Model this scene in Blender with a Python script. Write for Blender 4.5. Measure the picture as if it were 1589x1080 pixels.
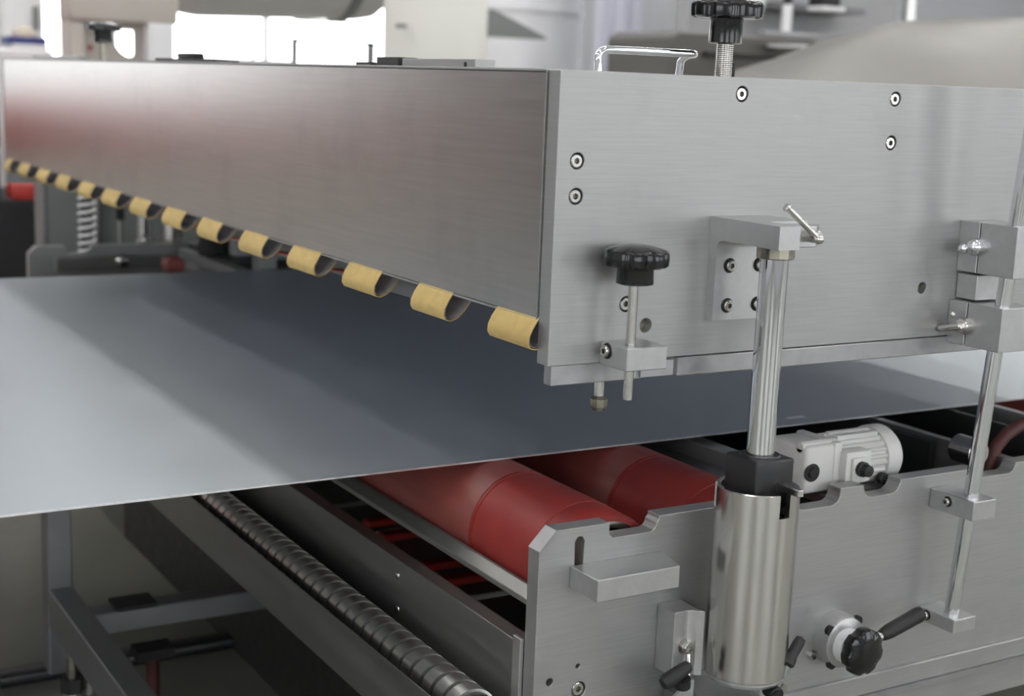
import bpy, bmesh, math, random
from mathutils import Vector, Matrix
random.seed(7)
for o in list(bpy.data.objects):
    bpy.data.objects.remove(o)
sc = bpy.context.scene
COL = sc.collection
PI = math.pi
FLOOR = 0.28          # height of the hall floor in the build coordinates; everything is lowered by this at the end

# ------------------------------------------------------------------ camera
cd = bpy.data.cameras.new('camera')
cam = bpy.data.objects.new('camera', cd)
COL.objects.link(cam)
Rv = Vector((0.8599218, -0.50893968, 0.0389217))
Dv = Vector((-0.06008512, -0.1766548, -0.9824372))
Fv = Vector((0.50687698, 0.84248056, -0.18248902))
m3 = Matrix((Rv, -Dv, -Fv)).transposed()
cam.matrix_world = Matrix.Translation((-0.71880607, -1.12659896, 1.28448199)) @ m3.to_4x4()
cd.sensor_fit = 'HORIZONTAL'
cd.sensor_width = 36.0
cd.lens = 2197.706 / 1589.0 * 36.0
cd.clip_start = 0.05
cd.clip_end = 100
cd.dof.use_dof = True
cd.dof.focus_distance = 1.47
cd.dof.aperture_fstop = 5.6
sc.camera = cam

# ------------------------------------------------------------------ world, exposure
w = bpy.data.worlds.new('world')
sc.world = w
w.use_nodes = True
w.node_tree.nodes['Background'].inputs[0].default_value = (0.80, 0.88, 1.0, 1)
w.node_tree.nodes['Background'].inputs[1].default_value = 1.0
sc.view_settings.view_transform = 'Standard'
sc.view_settings.look = 'None'
sc.view_settings.gamma = 1.0
sc.view_settings.exposure = 0.30
sc.view_settings.use_curve_mapping = False
sc.cycles.use_denoising = True
sc.cycles.max_bounces = 7
sc.cycles.sample_clamp_indirect = 6.0

WINDOW_POWER = 5.5      # sunlit side of the hall (back wall)
FILL_WINDOW_POWER = 2.4       # unseen windows added to light the machine
FILL_LAMP_POWER = 26.0  # strength of the added ceiling battens


# ------------------------------------------------------------------ materials
def newmat(name):
    m = bpy.data.materials.new(name)
    m.use_nodes = True
    nt = m.node_tree
    return m, nt, nt.nodes['Principled BSDF']


def surf(name, col, rough=0.5, metal=0.0, grain=(40, 40, 40), vary=0.08, rvary=0.06, bump=0.0,
         stain=0.0, stain_scale=6.0, stain_col=(0.1, 0.1, 0.1), coat=0.0, aniso=0.0):
    """procedural surface: fine directional grain (scale per axis) + broad irregular stains and reflection mottling"""
    m, nt, b = newmat(name)
    N, L = nt.nodes.new, nt.links.new
    tc = N('ShaderNodeTexCoord')
    mp = N('ShaderNodeMapping')
    mp.inputs['Scale'].default_value = grain
    L(tc.outputs['Object'], mp.inputs['Vector'])
    nz = N('ShaderNodeTexNoise')
    nz.inputs['Scale'].default_value = 1.0
    nz.inputs['Detail'].default_value = 4.0
    L(mp.outputs[0], nz.inputs['Vector'])
    mr = N('ShaderNodeMapRange')
    mr.inputs['From Min'].default_value = 0.3
    mr.inputs['From Max'].default_value = 0.7
    mr.inputs['To Min'].default_value = 1 - vary
    mr.inputs['To Max'].default_value = 1 + vary
    L(nz.outputs['Fac'], mr.inputs['Value'])
    mul = N('ShaderNodeVectorMath')
    mul.operation = 'SCALE'
    mul.inputs[0].default_value = col
    L(mr.outputs[0], mul.inputs['Scale'])
    out = mul.outputs[0]
    if stain > 0:
        n2 = N('ShaderNodeTexNoise')
        n2.inputs['Scale'].default_value = stain_scale
        n2.inputs['Detail'].default_value = 6.0
        n2.inputs['Roughness'].default_value = 0.65
        L(tc.outputs['Object'], n2.inputs['Vector'])
        r2 = N('ShaderNodeMapRange')
        r2.inputs['From Min'].default_value = 0.52
        r2.inputs['From Max'].default_value = 0.75
        r2.inputs['To Min'].default_value = 0.0
        r2.inputs['To Max'].default_value = stain
        L(n2.outputs['Fac'], r2.inputs['Value'])
        mx = N('ShaderNodeMix')
        mx.data_type = 'RGBA'
        mx.inputs[7].default_value = (*stain_col, 1)
        L(r2.outputs[0], mx.inputs[0])
        L(out, mx.inputs[6])
        out = mx.outputs[2]
    L(out, b.inputs['Base Color'])
    rr = N('ShaderNodeMapRange')
    rr.inputs['From Min'].default_value = 0.3
    rr.inputs['From Max'].default_value = 0.7
    rr.inputs['To Min'].default_value = max(0.02, rough - rvary)
    rr.inputs['To Max'].default_value = rough + rvary
    L(nz.outputs['Fac'], rr.inputs['Value'])
    L(rr.outputs[0], b.inputs['Roughness'])
    b.inputs['Metallic'].default_value = metal
    if coat:
        b.inputs['Coat Weight'].default_value = coat
        b.inputs['Coat Roughness'].default_value = 0.15
    if bump:
        bp = N('ShaderNodeBump')
        bp.inputs['Strength'].default_value = bump
        bp.inputs['Distance'].default_value = 0.0006
        L(nz.outputs['Fac'], bp.inputs['Height'])
        L(bp.outputs[0], b.inputs['Normal'])
    return m


def glow(name, col, power):
    m, nt, b = newmat(name)
    b.inputs['Base Color'].default_value = (*col, 1)
    b.inputs['Roughness'].default_value = 0.4
    b.inputs['Emission Color'].default_value = (*col, 1)
    b.inputs['Emission Strength'].default_value = power
    return m


M = {}
M['plate'] = surf('brushed_aluminium_plate', (0.395, 0.397, 0.395), 0.44, 0.75, (14, 14, 420), 0.07, 0.06, 0.06, 0.45, 7.0, (0.30, 0.30, 0.30))  # broad blotches put stains and uneven reflected light into the colour
M['strip'] = surf('worn_aluminium_strip', (0.42, 0.42, 0.43), 0.42, 1.0, (60, 60, 60), 0.10, 0.06, 0.08, 0.35, 30.0, (0.30, 0.30, 0.31))
M['alu'] = surf('machined_aluminium', (0.50, 0.502, 0.505), 0.38, 0.82, (120, 120, 120), 0.05, 0.05, 0.06, 0.12, 18.0, (0.45, 0.45, 0.46))
M['panel'] = surf('dark_brushed_steel', (0.52, 0.515, 0.50), 0.305, 1.0, (18, 7, 200), 0.05, 0.012, 0.0, 0.40, 7.0, (0.36, 0.36, 0.36))
M['sheet'] = surf('galvanised_sheet', (0.50, 0.545, 0.585), 0.38, 0.80, (9, 9, 9), 0.02, 0.02, 0.0, 0.10, 3.0, (0.50, 0.52, 0.50))
M['sheet_edge'] = surf('bright_cut_edge', (0.85, 0.86, 0.87), 0.35, 1.0)
M['chrome'] = surf('polished_chrome', (0.74, 0.75, 0.77), 0.07, 1.0, (60, 60, 4), 0.02, 0.02)
M['steel'] = surf('turned_steel', (0.62, 0.61, 0.59), 0.20, 1.0, (90, 90, 90), 0.06, 0.02)
M['spiral'] = surf('bright_worn_steel', (0.80, 0.80, 0.79), 0.31, 1.0, (60, 60, 60), 0.05, 0.02)
M['nut'] = surf('oily_zinc_nut', (0.34, 0.32, 0.27), 0.35, 1.0, (90, 90, 90), 0.2, 0.08, 0.1)
M['stainless'] = surf('turned_stainless', (0.64, 0.63, 0.61), 0.21, 1.0, (40, 40, 5), 0.03, 0.01)
M['black'] = surf('black_bakelite', (0.006, 0.006, 0.007), 0.14, 0.0, (50, 50, 50), 0.1, 0.03)
M['blackblock'] = surf('black_nylon_block', (0.012, 0.012, 0.014), 0.38, 0.0, (80, 80, 80), 0.15, 0.05)
M['rubber'] = surf('black_rubber', (0.010, 0.010, 0.011), 0.55)
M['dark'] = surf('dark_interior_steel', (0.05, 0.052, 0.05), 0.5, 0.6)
M['hole'] = surf('dark_bore', (0.02, 0.02, 0.02), 0.6, 0.3)  # even near-black for holes, gaps and recess rings
M['frame'] = surf('dull_grey_steel', (0.27, 0.27, 0.265), 0.42, 0.85, (12, 4, 60), 0.1, 0.06, 0.04, 0.3, 9.0, (0.16, 0.16, 0.155))
M['frame2'] = surf('grey_tube_steel', (0.24, 0.24, 0.25), 0.45, 0.7, (12, 12, 12), 0.1, 0.05)
M['red'] = surf('red_polyurethane', (0.22, 0.018, 0.014), 0.50, 0.0, (8, 60, 8), 0.10, 0.06, 0.03, 0.35, 9.0, (0.22, 0.07, 0.06))
M['redworn'] = surf('scuffed_red_polyurethane', (0.20, 0.045, 0.038), 0.5, 0.0, (30, 6, 30), 0.2, 0.05, 0.05, 0.6, 14.0, (0.16, 0.10, 0.09))
M['redold'] = surf('dull_maroon_paint', (0.06, 0.014, 0.011), 0.6)
M['redpaint'] = surf('bright_red_paint', (0.36, 0.03, 0.022), 0.4)
M['yellow'] = surf('aged_yellow_tape', (0.56, 0.40, 0.14), 0.55, 0.0, (90, 90, 90), 0.12, 0.05, 0.05, 0.5, 45.0, (0.42, 0.29, 0.09))
M['tapeback'] = surf('grey_tape_back', (0.36, 0.33, 0.335), 0.5, 0.0, (60, 60, 60), 0.08)
M['motor'] = surf('light_grey_motor_paint', (0.62, 0.62, 0.61), 0.42, 0.0, (30, 30, 30), 0.03)
M['beige'] = surf('beige_machine_paint', (0.56, 0.51, 0.46), 0.5, 0.0, (3, 3, 3), 0.04)
M['cream'] = surf('cream_painted_column', (0.92, 0.91, 0.85), 0.5, 0.0, (2, 2, 2), 0.02)
M['white'] = surf('white_machine_paint', (0.90, 0.90, 0.92), 0.45, 0.0, (3, 3, 3), 0.03)
M['greypaint'] = surf('grey_machine_paint', (0.36, 0.36, 0.37), 0.45, 0.0, (3, 3, 3), 0.05)
M['midgrey'] = surf('mid_grey_sheet', (0.22, 0.23, 0.23), 0.5, 0.0, (3, 3, 3), 0.05)
M['anthracite'] = surf('anthracite_machine_paint', (0.06, 0.062, 0.06), 0.5, 0.0, (3, 3, 3), 0.05)
M['taupe'] = surf('taupe_hood_metal', (0.115, 0.108, 0.098), 0.42, 0.35, (1.5, 1.5, 6), 0.08, 0.05)
M['drum'] = surf('grey_beige_drum', (0.66, 0.64, 0.62), 0.4, 0.2, (3, 3, 3), 0.04)
M['navy'] = surf('navy_plastic', (0.04, 0.05, 0.20), 0.45)
M['sack'] = surf('beige_cloth', (0.60, 0.54, 0.46), 0.8)
M['film'] = surf('lilac_grey_curtain', (0.66, 0.67, 0.78), 0.35, 0.0, (5, 5, 1), 0.12)
M['floor'] = surf('dark_concrete', (0.21, 0.21, 0.18), 0.42, 0.0, (3, 3, 3), 0.2, 0.1, 0.0, 0.5, 2.5, (0.12, 0.12, 0.105))
M['wall'] = surf('painted_hall_wall', (0.58, 0.59, 0.62), 0.7, 0.0, (1, 1, 1), 0.03)
M['ceil'] = surf('grey_hall_ceiling', (0.60, 0.61, 0.63), 0.8, 0.0, (1, 1, 1), 0.03)
M['window'] = glow('daylight_window', (0.97, 0.98, 1.0), WINDOW_POWER)
M['window_fill'] = glow('added_window_glow', (0.96, 0.98, 1.0), FILL_WINDOW_POWER)  # glow of the unseen windows put in as fill light
M['lamp'] = glow('fill_tube_glow', (1.0, 0.98, 0.94), FILL_LAMP_POWER)  # glow of the added battens
M['winframe'] = surf('white_window_frame', (0.6, 0.6, 0.6), 0.5)
M['blackcloth'] = surf('black_cloth', (0.015, 0.015, 0.018), 0.8)
M['teal'] = surf('dark_teal_paint', (0.03, 0.05, 0.06), 0.5)


# ------------------------------------------------------------------ mesh helpers (build coordinates)
def V(*a):
    return Vector(a)


def bm_box(bm, x0, x1, y0, y1, z0, z1):
    vs = [bm.verts.new(p) for p in ((x0, y0, z0), (x1, y0, z0), (x1, y1, z0), (x0, y1, z0),
                                    (x0, y0, z1), (x1, y0, z1), (x1, y1, z1), (x0, y1, z1))]
    for f in ((0, 3, 2, 1), (4, 5, 6, 7), (0, 1, 5, 4), (1, 2, 6, 5), (2, 3, 7, 6), (3, 0, 4, 7)):
        bm.faces.new([vs[i] for i in f])


def box(x0, x1, y0, y1, z0, z1, bev=0.0, seg=2):
    bm = bmesh.new()
    bm_box(bm, x0, x1, y0, y1, z0, z1)
    if bev > 0:
        bmesh.ops.bevel(bm, geom=bm.edges[:], offset=bev, segments=seg, affect='EDGES', profile=0.5)
    return bm


def frame_of(axis):
    a = Vector(axis).normalized()
    u = Vector((0, 0, 1)) if abs(a.z) < 0.9 else Vector((1, 0, 0))
    u = (u - a * u.dot(a)).normalized()
    return a, u, a.cross(u)


def lathe(profile, base, axis, n=28, rfun=None, bm=None):
    """profile: list of (distance along axis, radius)"""
    bm = bm or bmesh.new()
    a, u, v = frame_of(axis)
    base = Vector(base)
    rings = []
    for k, (t, r) in enumerate(profile):
        if r <= 1e-7:
            rings.append([bm.verts.new(base + a * t)])
        else:
            ring = []
            for i in range(n):
                th = 2 * PI * i / n
                rr = r * (rfun(k, th) if rfun else 1.0)
                ring.append(bm.verts.new(base + a * t + (u * math.cos(th) + v * math.sin(th)) * rr))
            rings.append(ring)
    for A, B in zip(rings[:-1], rings[1:]):
        for i in range(n):
            j = (i + 1) % n
            if len(A) == 1 and len(B) == 1:
                continue
            if len(A) == 1:
                bm.faces.new((A[0], B[i], B[j]))
            elif len(B) == 1:
                bm.faces.new((A[i], A[j], B[0]))
            else:
                bm.faces.new((A[i], A[j], B[j], B[i]))
    bmesh.ops.recalc_face_normals(bm, faces=bm.faces[:])
    return bm


def rod(p0, p1, r, n=20, bev=0.0, r1=None, bm=None):
    p0, p1 = Vector(p0), Vector(p1)
    d = (p1 - p0).length
    r1 = r if r1 is None else r1
    if bev:
        pr = [(0, 0), (0, r - bev), (bev, r), (d - bev, r1), (d, r1 - bev), (d, 0)]
    else:
        pr = [(0, 0), (0, r), (d, r1), (d, 0)]
    return lathe(pr, p0, p1 - p0, n, bm=bm)


def prism(outer, plane, c0, c1, holes=(), bev=0.0):
    """outline in a plane ('XZ','XY','YZ'), extruded between c0 and c1 along the third axis"""
    bm = bmesh.new()

    def P(a, b, c):
        return {'XZ': (a, c, b), 'XY': (a, b, c), 'YZ': (c, a, b)}[plane]
    es = []
    for loop in [outer] + list(holes):
        vs = [bm.verts.new(P(a, b, c0)) for a, b in loop]
        for i in range(len(vs)):
            es.append(bm.edges.new((vs[i], vs[(i + 1) % len(vs)])))
    bmesh.ops.triangle_fill(bm, use_beauty=True, use_dissolve=False, edges=es)
    geom = bmesh.ops.extrude_face_region(bm, geom=bm.faces[:])
    dv = Vector(P(0, 0, c1)) - Vector(P(0, 0, c0))
    bmesh.ops.translate(bm, vec=dv, verts=[g for g in geom['geom'] if isinstance(g, bmesh.types.BMVert)])
    bmesh.ops.recalc_face_normals(bm, faces=bm.faces[:])
    if bev:
        ed = [e for e in bm.edges if len(e.link_faces) == 2 and e.calc_face_angle(0) > 0.6]
        bmesh.ops.bevel(bm, geom=ed, offset=bev, segments=1, affect='EDGES')
    return bm


def circ(cx, cz, r, n=20):
    return [(cx + r * math.cos(2 * PI * i / n), cz + r * math.sin(2 * PI * i / n)) for i in range(n)]


def tube(path, r, n=10, cap=True, bm=None):
    bm = bm or bmesh.new()
    pts = [Vector(p) for p in path]
    prev = None
    rings = []
    for i, p in enumerate(pts):
        t = (pts[min(i + 1, len(pts) - 1)] - pts[max(i - 1, 0)]).normalized()
        if prev is None:
            a, u, v = frame_of(t)
        else:
            u = (prev - t * prev.dot(t)).normalized()
            v = t.cross(u)
        prev = u
        rings.append([bm.verts.new(p + (u * math.cos(2 * PI * k / n) + v * math.sin(2 * PI * k / n)) * r) for k in range(n)])
    for A, B in zip(rings[:-1], rings[1:]):
        for k in range(n):
            bm.faces.new((A[k], A[(k + 1) % n], B[(k + 1) % n], B[k]))
    if cap:
        bm.faces.new(rings[0][::-1])
        bm.faces.new(rings[-1])
    bmesh.ops.recalc_face_normals(bm, faces=bm.faces[:])
    return bm


def arc_pts(c, u, v, r, a0, a1, n=8):
    c, u, v = Vector(c), Vector(u), Vector(v)
    return [c + u * (r * math.cos(a0 + (a1 - a0) * i / n)) + v * (r * math.sin(a0 + (a1 - a0) * i / n)) for i in range(n + 1)]


# ------------------------------------------------------------------ object helpers
def tag(o, label, cat, group=None):
    o['label'] = label
    o['category'] = cat
    if group:
        o['group'] = group
    return o


def thing(name, label, cat, loc, group=None):
    o = bpy.data.objects.new(name, None)
    o.empty_display_size = 0.02
    COL.objects.link(o)
    o.location = loc
    return tag(o, label, cat, group)


def origin(o):
    p = Vector((0, 0, 0))
    while o is not None:
        p += o.location
        o = o.parent
    return p


def mesh_of(bm, name, mat, smooth, off):
    me = bpy.data.meshes.new(name)
    bmesh.ops.translate(bm, vec=-off, verts=bm.verts[:])
    bm.to_mesh(me)
    bm.free()
    me.materials.append(M[mat])
    if smooth:
        for p in me.polygons:
            p.use_smooth = True
        me.set_sharp_from_angle(angle=math.radians(35))
    return me


def part(name, bm, mat, parent, smooth=True, label=None):
    off = origin(parent)
    o = bpy.data.objects.new(name, mesh_of(bm, name, mat, smooth, off))
    COL.objects.link(o)
    o.parent = parent
    if label:
        o['label'] = label
    return o


def single(name, bm, mat, label, cat, loc=(0, 0, 0), group=None, smooth=True):
    o = bpy.data.objects.new(name, mesh_of(bm, name, mat, smooth, Vector(loc)))
    COL.objects.link(o)
    o.location = loc
    return tag(o, label, cat, group)


def struct(name, bm, mat, parent=None):
    o = bpy.data.objects.new(name, mesh_of(bm, name, mat, False, origin(parent)))
    COL.objects.link(o)
    if parent:
        o.parent = parent
    else:
        o['kind'] = 'structure'
    return o


_shared = {}


def shared(name, key, mk, mat, parent, pos, rot=None, label=None):
    """a repeated small piece: one mesh, many objects; pos in build coordinates"""
    if key not in _shared:
        _shared[key] = mesh_of(mk(), name, mat, True, Vector((0, 0, 0)))
    if key[0] == 'scr' and len(_shared[key].materials) == 1:      # darker hexagon socket
        me = _shared[key]
        me.materials.append(M['nut'])
        for p in me.polygons:
            if all((me.vertices[i].co.x ** 2 + me.vertices[i].co.z ** 2) ** 0.5 < key[1] * 0.6 for i in p.vertices):
                p.material_index = 1
    o = bpy.data.objects.new(name, _shared[key])
    COL.objects.link(o)
    o.parent = parent
    o.location = Vector(pos) - origin(parent)
    if rot:
        o.rotation_euler = rot
    if label:
        o['label'] = label
    return o


def hexr(th):
    s = PI / 3
    return math.cos(s / 2) / math.cos((th % s) - s / 2)


def screw_mesh(r):
    def mk():
        pr = [(0.004, 0), (0.004, r * 0.45), (0.0, r * 0.50), (0.0, r * 0.88), (0.0007, r), (0.012, r), (0.012, 0)]
        return lathe(pr, (0, 0, 0), (0, 1, 0), 24, lambda k, th: hexr(th) if k in (1, 2) else 1.0)
    return mk


ROT = {'-Y': (0, 0, 0), '-X': (0, 0, -PI / 2), '+Z': (-PI / 2, 0, 0)}


def socket_screw(parent, pos, r=0.0062, face='-Y', label=None):
    out = {'-Y': Vector((0, -1, 0)), '-X': Vector((-1, 0, 0)), '+Z': Vector((0, 0, 1))}[face]
    o = shared('socket_screw', ('scr', round(r, 5)), screw_mesh(r), 'steel', parent, Vector(pos) + out * 0.0043, ROT[face], label)
    rg = shared('screw_recess', ('ring', round(r, 5)), lambda: lathe([(0.0005, r * 1.0), (-0.0004, r * 1.03), (-0.0004, r * 1.30), (0.0005, r * 1.34)], (0, 0, 0), (0, 1, 0), 24),
                'hole', o, pos, None)
    rg.location = (0, 0.0043, 0)
    return o


# ================================================================== THE HALL
HX0, HX1, HY0, HY1, HZ1 = -6.0, 14.0, -6.0, 9.5, 4.9
struct('floor', box(HX0, HX1, HY0, HY1, FLOOR - 0.1, FLOOR), 'floor')
struct('ceiling', box(HX0, HX1, HY0, HY1, HZ1, HZ1 + 0.1), 'ceil')


def wall_with_windows(name, along, fixed, lo, hi, wins, thick, first, pane='window_fill'):
    """wins: list of (a0,a1,z0,z1); along 'X' or 'Y'"""
    plane = 'XZ' if along == 'X' else 'YZ'
    holes = [[(a0, z0), (a1, z0), (a1, z1), (a0, z1)] for a0, a1, z0, z1 in wins]
    struct(name, prism([(lo, FLOOR), (hi, FLOOR), (hi, HZ1), (lo, HZ1)], plane, fixed, fixed + thick, holes), 'wall')
    for k, (a0, a1, z0, z1) in enumerate(wins):
        c0, c1 = sorted((fixed + thick * 0.3, fixed + thick * 0.7))

        def bx(p0, p1, q0, q1, d0, d1):
            return box(p0, p1, d0, d1, q0, q1) if along == 'X' else box(d0, d1, p0, p1, q0, q1)
        wn = struct('window_%d' % (first + k), bx(a0, a1, z0, z0 + 0.06, c0, c1), 'winframe')
        struct('window_frame', bx(a0, a1, z1 - 0.06, z1, c0, c1), 'winframe', wn)
        struct('window_frame', bx(a0, a0 + 0.06, z0, z1, c0, c1), 'winframe', wn)
        struct('window_frame', bx(a1 - 0.06, a1, z0, z1, c0, c1), 'winframe', wn)
        mid = (c0 + c1) / 2
        struct('pane', bx(a0 + 0.06, a1 - 0.06, z0 + 0.06, z1 - 0.06, mid - 0.01, mid + 0.01), 'window_fill' if a0 < 0 else pane, wn)  # negative positions always get the added fill glow
        nb = max(1, int((a1 - a0) / 1.2))
        for i in range(1, nb):
            a = a0 + (a1 - a0) * i / nb
            struct('mullion', bx(a - 0.025, a + 0.025, z0, z1, c0, c1), 'winframe', wn)


wall_with_windows('wall_back', 'X', HY1, HX0, HX1, [(-3.5, -1.5, 0.75, 3.2), (1.50, 1.86, 0.9, 3.8), (2.15, 4.60, 0.9, 3.8), (5.3, 6.0, 0.9, 3.8)], 0.25, 1, 'window')  # leftmost window is unseen, added to brighten the hood panel reflection
wall_with_windows('wall_left', 'Y', HX0, HY0, HY1, [(-4.5, -1.5, 1.0, 3.4)], -0.25, 5)  # unseen window added for side light
wall_with_windows('wall_front', 'X', HY0, HX0, HX1, [(-4.5, -1.8, 0.75, 3.3), (-0.6, 2.4, 0.75, 3.3), (4.0, 7.0, 0.75, 3.3), (9.0, 12.0, 0.75, 3.3)], -0.25, 6)  # windows behind the camera, added to light the plates
wall_with_windows('wall_right', 'Y', HX1, HY0, HY1, [(-4.0, -1.0, 1.5, 3.6), (1.0, 4.0, 1.5, 3.6)], 0.25, 10)  # unseen windows added on the right for fill

# added fill lamps: rows of unseen twin tube battens under the ceiling
def batten(x, y, label):
    t = thing('fill_lamp', label, 'lamp', (x, y, HZ1 - 0.25), 'added tube battens under the hall ceiling')
    part('lamp_housing', box(x - 0.12, x + 0.12, y - 0.75, y + 0.75, HZ1 - 0.20, HZ1 - 0.13, 0.01), 'white', t)
    for s in (-1, 1):
        part('tube', rod((x + s * 0.06, y - 0.72, HZ1 - 0.225), (x + s * 0.06, y + 0.72, HZ1 - 0.225), 0.02, 10), 'lamp', t)
        part('hanger', rod((x, y + s * 0.6, HZ1 - 0.14), (x, y + s * 0.6, HZ1), 0.006, 8), 'steel', t)


for ix, x in enumerate((-3.6, -1.2, 1.2, 3.6, 6.0, 8.4)):
    for iy, y in enumerate((-3.4, -0.6, 2.4, 4.0, 5.6)):
        batten(x, y, 'twin tube batten added under the ceiling to light the hall, out of view')

# ================================================================== HOOD
hood = thing('machine_hood', 'long brushed steel machine hood with yellow tabs along its lower edge', 'machine hood', (0, 0, 1.0))
PY = 0.0205
part('front_panel', box(0.0, 0.004, 0.0240, 2.498, 1.0625, 1.2985, 0.0012, 1), 'panel', hood, label='dark brushed steel cover panel')
part('panel_lip', box(-0.0012, 0.004, 0.0222, 0.0240, 1.0615, 1.2995), 'plate', hood)
part('bottom_lip', box(-0.001, 0.016, 0.0240, 2.498, 1.0605, 1.0625), 'plate', hood)
part('top_cover', box(-0.001, 1.25, 0.0240, 2.498, 1.2985, 1.3010, 0.0006, 1), 'plate', hood)
part('back_panel', box(1.25, 1.254, 0.0240, 2.498, 1.0625, 1.2985), 'panel', hood)
part('bottom_plate', box(0.05, 1.25, 0.0240, 2.498, 1.072, 1.075), 'film', hood)
# near end plate with its screw holes
scr = [(0.0229, 1.2162), (0.0233, 1.1828), (0.2173, 1.2844), (0.4305, 1.2854), (0.4295, 1.2384), (0.0885, 1.0765)]
opn = [(0.4975, 1.0766, 0.0066), (0.1136, 1.0539, 0.0072)]
holes = [circ(x, z, 0.0080, 20) for x, z in scr] + [circ(x, z, r, 20) for x, z, r in opn]
ep = part('end_plate', prism([(0, 1.0195), (1.25, 1.0195), (1.25, 1.3050), (0, 1.3000)], 'XZ', 0.0, PY, holes, 0.0006), 'plate', hood, smooth=False, label='bright brushed aluminium end plate')
for x, z in scr:
    s = shared('socket_screw', ('scr', 0.0064), screw_mesh(0.0064), 'steel', ep, (x, 0.0008, z))
for x, z, r in opn:
    part('bore', lathe([(0.010, 0.0), (0.010, r * 0.98), (0.0186, r * 0.98)], (x, 0, z), (0, 1, 0), 20), 'nut', ep)
part('bottom_strip', box(0.0035, 0.1100, -0.0012, 0.0125, 1.0000, 1.0195, 0.0008, 1), 'strip', hood)
part('bottom_strip', box(0.1536, 1.25, -0.0040, 0.0125, 1.0000, 1.0190, 0.0008, 1), 'strip', hood)
part('far_end_plate', box(0.0, 1.25, 2.4985, 2.5185, 1.000, 1.3000, 0.001, 1), 'plate', hood)
# yellow tabs: short loops of tape hanging under the lower edge
tabY = [0.060, 0.234, 0.416, 0.597, 0.784, 0.972, 1.150, 1.342, 1.531, 1.711, 1.899, 2.081, 2.271, 2.445]


def tab_loop(y0, y1, off=0.0):
    """teardrop loop of tape in the XZ plane, width along Y"""
    pr = [(0.0035, 1.0665), (-0.0010, 1.0620), (-0.0065, 1.0540), (-0.0105, 1.0460), (-0.0110, 1.0385), (-0.0080, 1.0335), (-0.0020, 1.0322),
          (0.0060, 1.0350), (0.0140, 1.0420), (0.0215, 1.0520), (0.0270, 1.0640)]
    bm = bmesh.new()
    rows = []
    for x, z in pr:
        x, z = x + (0.006 - x) * off, z + (1.052 - z) * off
        rows.append((bm.verts.new((x, y0, z)), bm.verts.new((x, y1, z))))
    for A, B in zip(rows[:-1], rows[1:]):
        bm.faces.new((A[0], A[1], B[1], B[0]))
    return bm


def solidify(bm, t):
    bmesh.ops.recalc_face_normals(bm, faces=bm.faces[:])
    bmesh.ops.solidify(bm, geom=bm.faces[:], thickness=t)
    return bm


for i, y in enumerate(tabY):
    hw = 0.040 if i < 2 else (0.046 if i < 6 else 0.050)
    if i == 13:
        hw = 0.030
    tb = part('yellow_tab', solidify(tab_loop(y - hw, y + hw), 0.0008), 'yellow', hood)
    part('tab_lining', solidify(tab_loop(y - hw + 0.0006, y + hw - 0.0006, off=0.10), 0.0003), 'tapeback', tb)
part('backing_bar', box(0.036, 0.042, 0.30, 2.498, 1.0300, 1.072, 0.001, 1), 'frame2', hood)
part('red_cord', tube([(0.033, 0.50 + 0.02 * k, 1.034 + 0.003 * math.sin(k * 0.67)) for k in range(100)], 0.0022, 8), 'redpaint', hood)
# pin with a chamfered head below the end plate
sp = part('stop_pin', rod((0.0655, 0.006, 0.985), (0.0655, 0.006, 1.0), 0.0052, 16), 'steel', hood)
part('pin_head', lathe([(0, 0), (0, 0.0060), (0.004, 0.0085), (0.012, 0.0090), (0.0145, 0.0065), (0.0145, 0)], (0.0655, 0.006, 0.9700), (0, 0, 1), 8), 'nut', sp, smooth=False)
# top: handle, latch bars
hp = [(0.112, 0.105, 1.300), (0.112, 0.105, 1.312)] + arc_pts((0.122, 0.105, 1.313), (-1, 0, 0), (0, 0, 1), 0.011, 0, PI / 2, 6)
hp += [(0.16, 0.105, 1.3245), (0.20, 0.105, 1.3245), (0.228, 0.105, 1.3245)] + arc_pts((0.228, 0.119, 1.3245), (0, -1, 0), (1, 0, 0), 0.014, 0.2, PI / 2, 6)
hp += [(0.2425, 0.130, 1.3225), (0.2425, 0.138, 1.317), (0.2425, 0.140, 1.300)]
part('handle', tube(hp, 0.0042, 14), 'chrome', hood, label='polished chrome bow handle')
lb = part('latch_bar', box(0.006, 0.030, 0.174, 0.344, 1.3010, 1.3092, 0.0006, 1), 'plate', hood, smooth=False)
part('latch_hole', rod((0.0055, 0.195, 1.3035), (0.0075, 0.195, 1.3035), 0.0028, 14), 'hole', lb)
part('latch_end', box(0.004, 0.030, 0.352, 0.407, 1.3010, 1.3105, 0.0006, 1), 'dark', hood, smooth=False)
part('catch_plate', box(0.006, 0.020, 0.43, 0.47, 1.3010, 1.3045), 'dark', hood, smooth=False)
lt = part('toggle_latch', box(0.010, 0.034, 1.00, 1.30, 1.3010, 1.3060, 0.001, 1), 'rubber', hood, smooth=False)
part('toggle', box(0.012, 0.030, 1.10, 1.19, 1.3060, 1.3150, 0.003, 2), 'rubber', lt)
part('toggle_bar', box(0.012, 0.022, 0.92, 1.00, 1.3010, 1.3045), 'dark', hood, smooth=False)
part('catch_plate', box(0.004, 0.020, 1.80, 2.20, 1.3010, 1.3075), 'frame', hood, smooth=False)


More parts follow.
